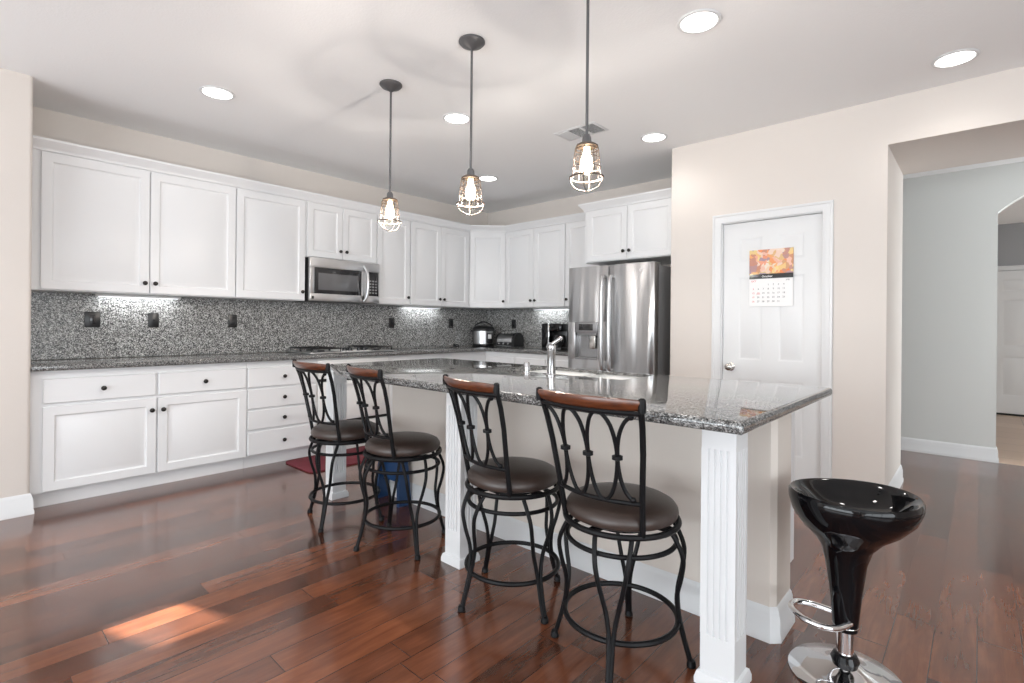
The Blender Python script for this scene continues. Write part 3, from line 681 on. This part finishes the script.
# ------------------------------------------------------------------ island
HX0, HX1, HY0, HY1 = -2.17, -1.37, 2.365, 2.735
il = thing('kitchen_island', 'long beige kitchen island with white fluted columns and white baseboard', 'island', (0, 0, 0))
ISL = mat('beige island panel', (0.70, 0.64, 0.585), 0.6, bump=0.2, bscale=120, var=0.02)
y0, x1, xl = 2.15, -0.575, -3.09
MB().prism([(xl, y0), (x1-0.02, y0), (x1, y0+0.02), (x1, 2.36), (xl, 2.36)], 0, 0.888).build('knee_wall', ISL, il)
MB().sweep([(xl, 2.30), (xl, y0), (x1-0.02, y0), (x1, y0+0.02), (x1, 2.36)], BB).build('baseboard', TRIM, il)
MB().box(xl, HX0-0.03, 2.361, 2.75, 0.10, 0.888).box(HX1+0.03, -0.655, 2.361, 2.75, 0.10, 0.888).box(HX0-0.035, HX1+0.035, 2.361, 2.75, 0.10, 0.66).box(HX0-0.035, HX1+0.035, 2.738, 2.75, 0.65, 0.888).box(xl, -0.655, 2.361, 2.68, 0.0, 0.101).build('cabinet_box', CAB, il)
m = MB()
for i in range(5): m.panel_grid([0.0+i*0.475, 0.46+i*0.475], [0.12, 0.87], {(0, 0)}, 0, 0.02, DP)
o = m.build('cabinet_doors', CAB, il); o.matrix_local = Matrix.Translation((-0.675, 2.7705, 0)) @ Matrix.Rotation(pi, 4, 'Z')
def column(cx, cy, w, label):
    m = MB(); h = w/2
    fl = []
    k = 4; fw = w*0.62/(2*k-1)
    # fluted square shaft: perimeter polygon with grooves on each side
    def side():
        pts = [(-h, -h)]; x = -w*0.31
        for i in range(k):
            pts += [(x, -h), (x+fw*0.25, -h+0.006), (x+fw*0.75, -h+0.006), (x+fw, -h)]; x += 2*fw
        return pts
    per = []
    for r in range(4):
        a = r*pi/2
        per += [(x*cos(a)-y*sin(a), x*sin(a)+y*cos(a)) for x, y in side()]
    m.prism([(cx+x, cy+y) for x, y in per], 0.17, 0.80)
    m.box(cx-h, cx+h, cy-h, cy+h, 0, 0.172, 0.002).box(cx-h, cx+h, cy-h, cy+h, 0.798, 0.889, 0.002)
    m.sweep([(cx-h, cy-h), (cx+h, cy-h), (cx+h, cy+h), (cx-h, cy+h)], [(0, 0), (0.014, 0), (0.014, 0.02), (0.008, 0.04), (0, 0.045)], closed=True)
    m.sweep([(cx-h, cy-h), (cx+h, cy-h), (cx+h, cy+h), (cx-h, cy+h)], [(0, 0.862), (0.006, 0.868), (0.008, 0.888), (0, 0.888)], closed=True)
    o = m.build('column', TRIM, il, smooth=20)
column(-0.643, 1.797, 0.115, '')
column(-1.965, 1.79, 0.113, '')
column(-3.335, 1.855, 0.10, '')
def rr(x0, x1, y0, y1, r, n=4):
    P = []
    for cx, cy, a in ((x1-r, y1-r, 0), (x0+r, y1-r, 90), (x0+r, y0+r, 180), (x1-r, y0+r, 270)):
        for k in range(n+1): P.append((cx+r*cos(radians(a+90*k/n)), cy+r*sin(radians(a+90*k/n))))
    return P
o = slab([(-0.51, 1.575), (-0.51, 2.80), (-3.33, 2.80), (-3.33, 1.80), (-2.80, 1.575)], [rr(HX0, HX1, HY0, HY1, 0.04)], 0.8895, 0.93, 0.015).build('countertop', GRAN)
o['label'] = 'grey granite island countertop with a sink cut into it'; o['category'] = 'countertop'
sk = thing('kitchen_sink', 'white double-bowl undermount sink set into the island countertop', 'sink', ((HX0+HX1)/2, (HY0+HY1)/2, 0.68))
def bowl(x0, x1, y0, y1):
    R = []
    for o, z in ((0.012, 0.232), (0.0, 0.232), (0.004, 0.05), (0.03, 0.012), (0.05, 0.008)):
        s = -1 if z == 0.232 and o == 0.012 else 1
        q = 0.010 if s < 0 else o
        R.append([(x, y, z) for x, y in rr(x0+q, x1-q, y0+q, y1-q, 0.04)])
    return MB().loft(R, False, True)
hx, hy = (HX1-HX0)/2, (HY1-HY0)/2
bowl(-hx+0.003, 0.02, -hy+0.003, hy-0.003).build('basin', PORC, sk); bowl(0.045, hx-0.003, -hy+0.003, hy-0.003).build('basin', PORC, sk)
MB().box(0.018, 0.048, -hy+0.003, hy-0.003, 0.12, 0.195, 0.01).build('divider', PORC, sk)
for x in (-0.19, 0.21): MB().cyl(x, 0, 0.008, 0.012, 0.04).build('drain', CHROME, sk)
fa = thing('faucet', 'chrome pull-out kitchen faucet behind the right stools, on the island countertop', 'faucet', (-1.765, 2.275, ZC))
MB().lathe([(0, 0), (0.03, 0), (0.03, 0.006), (0.024, 0.012), (0.022, 0.13), (0.025, 0.138), (0.024, 0.165), (0.012, 0.178), (0, 0.18)], seg=28).build('body', FAUC, fa)
MB().tube(smooth_pts([(0, 0.0, 0.13), (-0.045, 0.05, 0.155), (-0.10, 0.11, 0.165), (-0.14, 0.155, 0.150)], 5), 0.016, seg=14).build('spout', FAUC, fa)
MB().tube(smooth_pts([(0, 0, 0.165), (0.018, 0.0, 0.182), (0.058, 0.02, 0.213)], 5), [0.011]*5+[0.010]*5+[0.008], seg=12).build('lever', FAUC, fa)
sp = thing('soap_dispenser', 'short chrome dispenser cap left of the faucet on the island countertop', 'dispenser', (-1.965, 2.30, ZC))
MB().lathe([(0, 0), (0.022, 0), (0.022, 0.004), (0.018, 0.008), (0.018, 0.055), (0.014, 0.062), (0, 0.063)], seg=22).build('cap', FAUC, sp)
# outlet with a charger on the island end
t = thing('charger_plug', 'small black plug with a dangling cord on the right end of the island', 'plug', (-0.6545, 2.53, 0.60), RA)
MB().box(-0.018, 0.018, -0.028, 0, 0, 0.04, 0.005).build('plug', BLACKP, t)
MB().tube(smooth_pts([(0, -0.02, 0.035), (-0.02, -0.024, 0.06), (-0.035, -0.02, 0.02), (-0.03, -0.012, -0.05), (-0.015, -0.01, -0.03)], 6), 0.003, seg=6).build('cord', BLACKP, t)

# ------------------------------------------------------------------ bar stools
def make_stool(label):
    t = thing('bar_stool', label, 'stool', (0, 0, 0), 0, 'bar stools with oval scroll backs at the island')
    MB().lathe([(0, 0.516), (0.186, 0.516), (0.200, 0.524), (0.205, 0.538), (0.203, 0.552), (0.193, 0.566), (0.172, 0.577), (0.12, 0.586), (0.05, 0.590), (0, 0.591)], seg=48).ring(0, 0, 0.526, 0.194, 0.005, 48, 8).build('seat', LEATHER, t)
    MB().ring(0, 0, 0.504, 0.205, 0.011, 48, 8).cyl(0, 0, 0.485, 0.515, 0.12, seg=24).box(-0.20, 0.20, -0.012, 0.012, 0.495, 0.512).box(-0.012, 0.012, -0.20, 0.20, 0.495, 0.512).build('swivel_plate', IRON, t)
    MB().ring(0, 0, 0.435, 0.198, 0.009, 48, 8).build('upper_ring', IRON, t)
    MB().ring(0, 0, 0.150, 0.205, 0.010, 56, 8).build('foot_ring', IRON, t)
    for k in range(4):
        a = radians(-68+90*k); m = MB()
        ca, sa = cos(a), sin(a)
        for s in (-1, 1):
            P = []
            for z, r, o in ((0.50, 0.175, 0.062), (0.46, 0.200, 0.060), (0.40, 0.222, 0.053), (0.33, 0.216, 0.040), (0.26, 0.202, 0.024), (0.20, 0.204, 0.012), (0.15, 0.212, 0.007), (0.08, 0.230, 0.005), (0.012, 0.250, 0.004)):
                P.append((r*ca-s*o*sa, r*sa+s*o*ca, z))
            m.tube(smooth_pts(P, 4), 0.0085, seg=8)
        m.lathe([(0, 0), (0.014, 0), (0.017, 0.006), (0.013, 0.024), (0, 0.026)], 0.251*ca, 0.251*sa, 14)
        m.build('leg', IRON, t)
    # back
    def bp(u, v):      # u -1..1 across, v 0..1 from seat rail up to wood rail
        z = 0.505+v*0.448
        hw = interp([(0, 0.158), (0.3, 0.168), (1, 0.200)], v)
        y = interp([(0, -0.130), (0.15, -0.142), (0.35, -0.158), (0.65, -0.182), (0.85, -0.205), (1, -0.230)], v)
        bow = interp([(0, 0.03), (0.3, 0.045), (1, 0.045)], v)
        return (u*hw, y-bow*(1-u*u), z)
    for s in (-1, 1):
        MB().tube([bp(s, k/16*1.03) for k in range(17)], 0.0105, seg=8).build('back_post', IRON, t)
    vb = 0.26
    m = MB().tube([bp(-1+2*k/16, vb) for k in range(17)], 0.008, seg=8)
    m.build('back_crossbar', IRON, t)
    MB().tube([bp(-1+2*k/16, 0.955) for k in range(17)], 0.0095, seg=8).build('back_crossbar', IRON, t)
    m = MB(); vm, vh = (vb+0.955)/2, (0.955-vb)/2
    cs = [-0.29, 0.29]; hw_ = 0.285
    for c in cs:
        m.tube([bp(c+hw_*cos(2*pi*k/40), vm+vh*0.99*sin(2*pi*k/40)) for k in range(40)], 0.0072, True, 8)
    for s in (-1, 1):
        P = [bp(s*(0.90-0.32*cos(q)), vm+vh*0.93*sin(q)) for q in [(-1+2*k/24)*pi*0.44 for k in range(25)]]
        m.tube(P, 0.0072, False, 8)
        for p in (P[0], P[-1]):
            m.lathe([(0, -0.011), (0.008, -0.008), (0.011, 0), (0.008, 0.008), (0, 0.011)], seg=10, mat=Matrix.Translation(p))
    m.build('scroll_work', IRON, t)
    for c in (-0.577, 0, 0.577):
        p = bp(c, vm); MB().lathe([(0.010, -0.009), (0.018, -0.006), (0.018, 0.006), (0.010, 0.009)], seg=14, mat=Matrix.Translation(p)).build('clamp', IRON, t)
    rings = []
    n = 20
    for k in range(n+1):
        u = -1.04+2.08*k/n; v = 1.0; p = Vector(bp(max(-1, min(1, u)), v)); p.x = u*0.203
        e = 1-0.18*abs(u)**4
        hh, th = 0.0215*e, 0.012*e
        c = p+Vector((0, -0.003, 0.008+0.0*u))
        ring = []
        for q in range(12):
            a = 2*pi*q/12
            ring.append((c.x, c.y+th*cos(a)-0.35*hh*sin(a), c.z+hh*sin(a)))
        rings.append(ring)
    MB().loft(rings).build('top_rail', CHERRY, t)
    for s in (-1, 1):
        p = bp(s, 1.0); MB().lathe([(0, -0.020), (0.012, -0.018), (0.0135, 0.0), (0.012, 0.024), (0.006, 0.029), (0, 0.029)], seg=12, mat=Matrix.Translation((p[0]*1.03, p[1]-0.004, p[2]+0.003))).build('rail_cap', IRON, t)
    return t
st = make_stool('nearest brown leather bar stool, right of the other three at the island')
st.location = (-0.985, 1.70, 0); st.rotation_euler = (0, 0, radians(0))
def place(loc, back_deg, leg_deg, label):      # the seats swivel on their legs
    o = dup(st, loc, radians(back_deg), label)
    for c in o.children:
        if c.name.startswith('leg'): c.rotation_euler.z = radians(leg_deg-back_deg)
place((-1.545, 1.72, 0), -12, -38, 'second nearest bar stool, in front of the middle white column')
place((-2.375, 1.725, 0), -9, -40, 'third nearest bar stool, left of the middle white column')
place((-2.94, 1.70, 0), 0, 6, 'farthest bar stool, at the left end of the island')

# gloss black swivel stool
bs = thing('swivel_stool', 'glossy black scooped swivel stool on a chrome base, right of the island', 'stool', (-0.34, 2.115, 0))
rt = Vector((cos(YAW), sin(YAW), 0)); fw = Vector((-sin(YAW), cos(YAW), 0))
MB().lathe([(0, 0), (0.172, 0), (0.175, 0.005), (0.168, 0.012), (0.11, 0.024), (0.06, 0.038), (0.042, 0.05), (0, 0.05)], seg=56).build('base_plate', CHROME, bs)
MB().lathe([(0, 0.048), (0.040, 0.048), (0.044, 0.06), (0.036, 0.078), (0.028, 0.082), (0, 0.082)], seg=32).build('collar', GLOSSB, bs)
MB().cyl(0, 0, 0.078, 0.26, 0.027, seg=32).build('pole', CHROME, bs)
m = MB(); rings = []
def bring(rx, ry, off, z, tilt=0.0, n=56, lip=0.0):
    out = []
    for k in range(n):
        a = 2*pi*k/n
        p = rt*(off+rx*cos(a)) + fw*(ry*sin(a)); out.append((p.x, p.y, z+tilt*cos(a)+lip*(cos(a)**2)))
    return out
outer = [(0.038, 0.038, 0, 0.165), (0.041, 0.041, 0, 0.20), (0.050, 0.050, 0, 0.30), (0.064, 0.062, 0, 0.40), (0.080, 0.075, 0.002, 0.45), (0.112, 0.10, 0.008, 0.487), (0.155, 0.138, 0.016, 0.520), (0.190, 0.170, 0.022, 0.562), (0.203, 0.185, 0.024, 0.602), (0.203, 0.187, 0.024, 0.626), (0.197, 0.182, 0.024, 0.634), (0.183, 0.168, 0.025, 0.630), (0.165, 0.148, 0.028, 0.610), (0.130, 0.115, 0.032, 0.580), (0.085, 0.075, 0.034, 0.562), (0.04, 0.03, 0.035, 0.557)]
for i, (rx, ry, off, z) in enumerate(outer):
    lip = interp([(0, 0), (0.5, 0), (0.6, 0.006), (1, 0.006)], z) if i > 5 else 0
    rings.append(bring(rx, ry, off, z, 0, lip=lip))
m.loft(rings); m.build('seat', GLOSSB, bs, smooth=60)
P = []
lf = -rt
for u, v in ((0.0, 0.03), (0.07, 0.075), (0.125, 0.08), (0.165, 0.045), (0.175, 0.0), (0.165, -0.045), (0.125, -0.08), (0.07, -0.075), (0.0, -0.03)):
    p = lf*u+fw*v; P.append((p.x, p.y, 0.200+0.12*u))
MB().tube(smooth_pts(P, 6), 0.010, seg=12).ring(0, 0, 0.18, 0.032, 0.008, 24, 8).build('footrest', CHROME, bs)

# ------------------------------------------------------------------ pendants and ceiling fixtures
def make_pendant(label):
    t = thing('pendant_light', label, 'pendant light', (0, 0, 0), 0, 'wire cage pendant lights')
    MB().lathe([(0, 2.738), (0.070, 2.738), (0.071, 2.730), (0.060, 2.718), (0.030, 2.706), (0.012, 2.692), (0, 2.690)], seg=32).build('canopy', PGREY, t)
    MB().cyl(0, 0, 2.03, 2.70, 0.0065, seg=12).build('rod', PGREY, t)
    MB().lathe([(0, 2.052), (0.013, 2.05), (0.019, 2.040), (0.021, 2.018), (0.023, 2.012), (0, 2.012)], seg=24).build('socket', PGREY, t)
    MB().lathe([(0, 2.0125), (0.036, 2.010), (0.046, 2.004), (0.047, 1.996), (0, 1.996)], seg=28).build('jar_collar', CAGE, t)
    MB().lathe([(0.040, 2.0), (0.046, 1.985), (0.050, 1.93), (0.052, 1.87), (0.046, 1.845), (0.03, 1.832), (0.0, 1.828)], seg=28).build('glass_jar', JAR, t)
    MB().lathe([(0, 1.998), (0.013, 1.996), (0.014, 1.975), (0.024, 1.945), (0.028, 1.915), (0.024, 1.892), (0.012, 1.880), (0, 1.877)], seg=20).build('bulb', BULB, t)
    m = MB()
    prof = [(0.046, 2.005), (0.052, 1.98), (0.057, 1.93), (0.062, 1.87), (0.072, 1.862), (0.072, 1.856), (0.062, 1.832), (0.040, 1.812), (0.0, 1.800)]
    for k in range(2):
        for s in (0, pi):
            a = k*pi/2+s+0.4
            m.tube(smooth_pts([(r*cos(a), r*sin(a), z) for r, z in prof], 3), 0.0022, seg=6)
    for k in range(4):
        a = k*pi/2+0.4+pi/4
        m.tube([(r*cos(a), r*sin(a), z) for r, z in prof[:5]], 0.0015, seg=6)
    for r, z, q in ((0.0505, 1.985, 0.0022), (0.0565, 1.945, 0.0022), (0.0605, 1.905, 0.0022), (0.073, 1.862, 0.004)): m.ring(0, 0, z, r, q, 36, 6)
    m.build('wire_cage', CAGE, t)
    return t
pd = make_pendant('nearest wire cage pendant light, at the right of the three'); pd.location = (-1.288, 1.90, 0)
dup(pd, (-2.039, 1.907, 0), 0.5, 'middle of the three wire cage pendant lights')
dup(pd, (-2.792, 1.910, 0), 1.1, 'farthest wire cage pendant light, at the left of the three')
for p in ((-1.288, 1.90), (-2.039, 1.907), (-2.792, 1.910)):
    d = bpy.data.lights.new('bulb_light', 'POINT'); d.energy = 24; d.color = (1.0, 0.93, 0.86); d.shadow_soft_size = 0.012
    o = bpy.data.objects.new('bulb_light', d); COL.objects.link(o); o.location = (p[0], p[1], 1.862)
DL = [((-3.768, 1.218), 'round recessed ceiling light at the far left, above the left base cabinets'), ((-2.88, 2.549), 'round recessed ceiling light between the left and middle pendants'),
      ((-3.808, 3.807), 'small-looking recessed ceiling light toward the corner, right of the middle pendant'), ((-1.962, 3.853), 'round recessed ceiling light in front of the refrigerator, right of the air vent'),
      ((-1.052, 2.534), 'large-looking recessed ceiling light right of the nearest pendant rod'), ((-0.114, 3.831), 'round recessed ceiling light near the passage at the right')]
dl0 = None
for (x, y), lab in DL:
    if dl0 is None:
        t = thing('recessed_light', lab, 'ceiling light', (x, y, H), 0, 'round recessed ceiling lights')
        MB().lathe([(0.086, -0.001), (0.104, -0.001), (0.106, -0.004), (0.102, -0.008), (0.090, -0.010), (0.086, -0.006)], seg=40).build('trim_ring', TRIM, t)
        MB().lathe([(0, -0.005), (0.087, -0.005), (0.087, -0.002), (0, -0.002)], seg=40).build('lens', DOWNL, t)
        dl0 = t
    else: dup(dl0, (x, y, H), 0, lab)
    d = bpy.data.lights.new('downlight', 'SPOT'); d.energy = 13; d.spot_size = radians(150); d.spot_blend = 0.8; d.color = (1.0, 0.965, 0.92); d.shadow_soft_size = 0.08
    o = bpy.data.objects.new('downlight', d); COL.objects.link(o); o.location = (x, y, H-0.02)
vt = thing('ceiling_vent', 'rectangular white air vent with louvers in the ceiling behind the nearest pendant', 'vent', (-2.34, 3.37, H-0.001))
MB().box(-0.19, 0.19, -0.11, 0.11, -0.004, 0, 0.002).build('frame', TRIM, vt)
MB().box(-0.06, 0.165, -0.085, 0.085, -0.0055, -0.0035).build('opening', mat('vent shadow', (0.06, 0.06, 0.06), 0.8), vt)
m = MB()
for i in range(9):
    y = -0.076+i*0.019; m.box(-0.06, 0.045, y-0.001, y+0.001, -0.007, -0.005); 
for i in range(9):
    y = -0.076+i*0.019; m.box(0.06, 0.165, y-0.001, y+0.001, -0.007, -0.005)
for i in range(8): m.box(-0.165+i*0.013, -0.161+i*0.013, -0.085, 0.085, -0.009, -0.003)
m.box(0.045, 0.06, -0.085, 0.085, -0.012, -0.003).build('louvers', TRIM, vt)

# ------------------------------------------------------------------ calendar on the pantry door
CW = 0.31
ca = thing('wall_calendar', 'paper wall calendar with an autumn picture hanging on the white pantry door', 'calendar', (-1.335, YP+0.018, 1.37))
MB().box(0, CW, -0.004, 0, 0.235, 0.435).build('picture_page', PIC, ca)
MB().box(0, CW, -0.0055, -0.0035, 0.212, 0.248).build('title_band', DGLASS, ca)
MB().box(0, CW, -0.003, 0, 0, 0.214).build('date_page', PAPER, ca)
def put(m, txt, size, x, z, y=-0.006, align='LEFT'):
    b = text_bm(txt, size, align); m.add(b, Matrix.Translation((x, y, z)) @ R90)
m = MB(); put(m, 'October', 0.022, CW*0.42, 0.222, -0.0062, 'CENTER'); m.build('title_text', PAPER, ca, smooth=0)
mk, mr = MB(), MB()
put(mk, '2025', 0.013, CW-0.05, 0.193, -0.0036); put(mr, 'OCT', 0.017, 0.015, 0.188, -0.0036)
for d in range(1, 32):
    c = (d+2) % 7; r = (d+2)//7
    put(mr if (c == 0 or d == 13) else mk, str(d), 0.018, 0.03+c*0.036, 0.160-r*0.032, -0.0036, 'CENTER')
mr.box(0.052, 0.080, -0.0034, -0.0029, 0.094, 0.097)
mk.build('dates', INKK, ca, smooth=0); mr.build('holiday_dates', INKR, ca, smooth=0)
m = MB(); m.tube([(0.155+0.032*cos(a), -0.004, 0.262+0.045*sin(a)) for a in [pi*k/12 for k in range(13)]], 0.006, seg=6)
m.build('picture_arch', mat('cream print', (0.85, 0.62, 0.42), 0.5), ca)

# ------------------------------------------------------------------ mat and step stool
rg = MB().prism(rr(-4.47, -3.97, 1.99, 3.05, 0.06, 5), 0.001, 0.012, 0.003, 2).build('kitchen_mat', REDMAT); rg['label'] = 'dark red anti-fatigue mat on the floor in front of the oven'; rg['category'] = 'mat'
ss = thing('step_stool', 'blue plastic folding step stool standing under the island behind the second left stool', 'stool', (-2.97, 2.075, 0), radians(0))
for s in (-1, 1):
    m = MB()
    m.loft([[(s*0.13-0.015, -0.05, 0.0), (s*0.13+0.015, -0.05, 0.0), (s*0.13+0.015, 0.05, 0.0), (s*0.13-0.015, 0.05, 0.0)],
            [(s*0.10-0.015, -0.03, 0.36), (s*0.10+0.015, -0.03, 0.36), (s*0.10+0.015, 0.03, 0.36), (s*0.10-0.015, 0.03, 0.36)]])
    m.build('leg', BLUEP, ss)
MB().box(-0.135, 0.135, -0.055, 0.055, 0.355, 0.385, 0.01).build('step', BLUEP, ss)
MB().box(-0.10, 0.10, -0.012, 0.012, 0.14, 0.34, 0.005).build('brace_panel', BLUEP, ss)
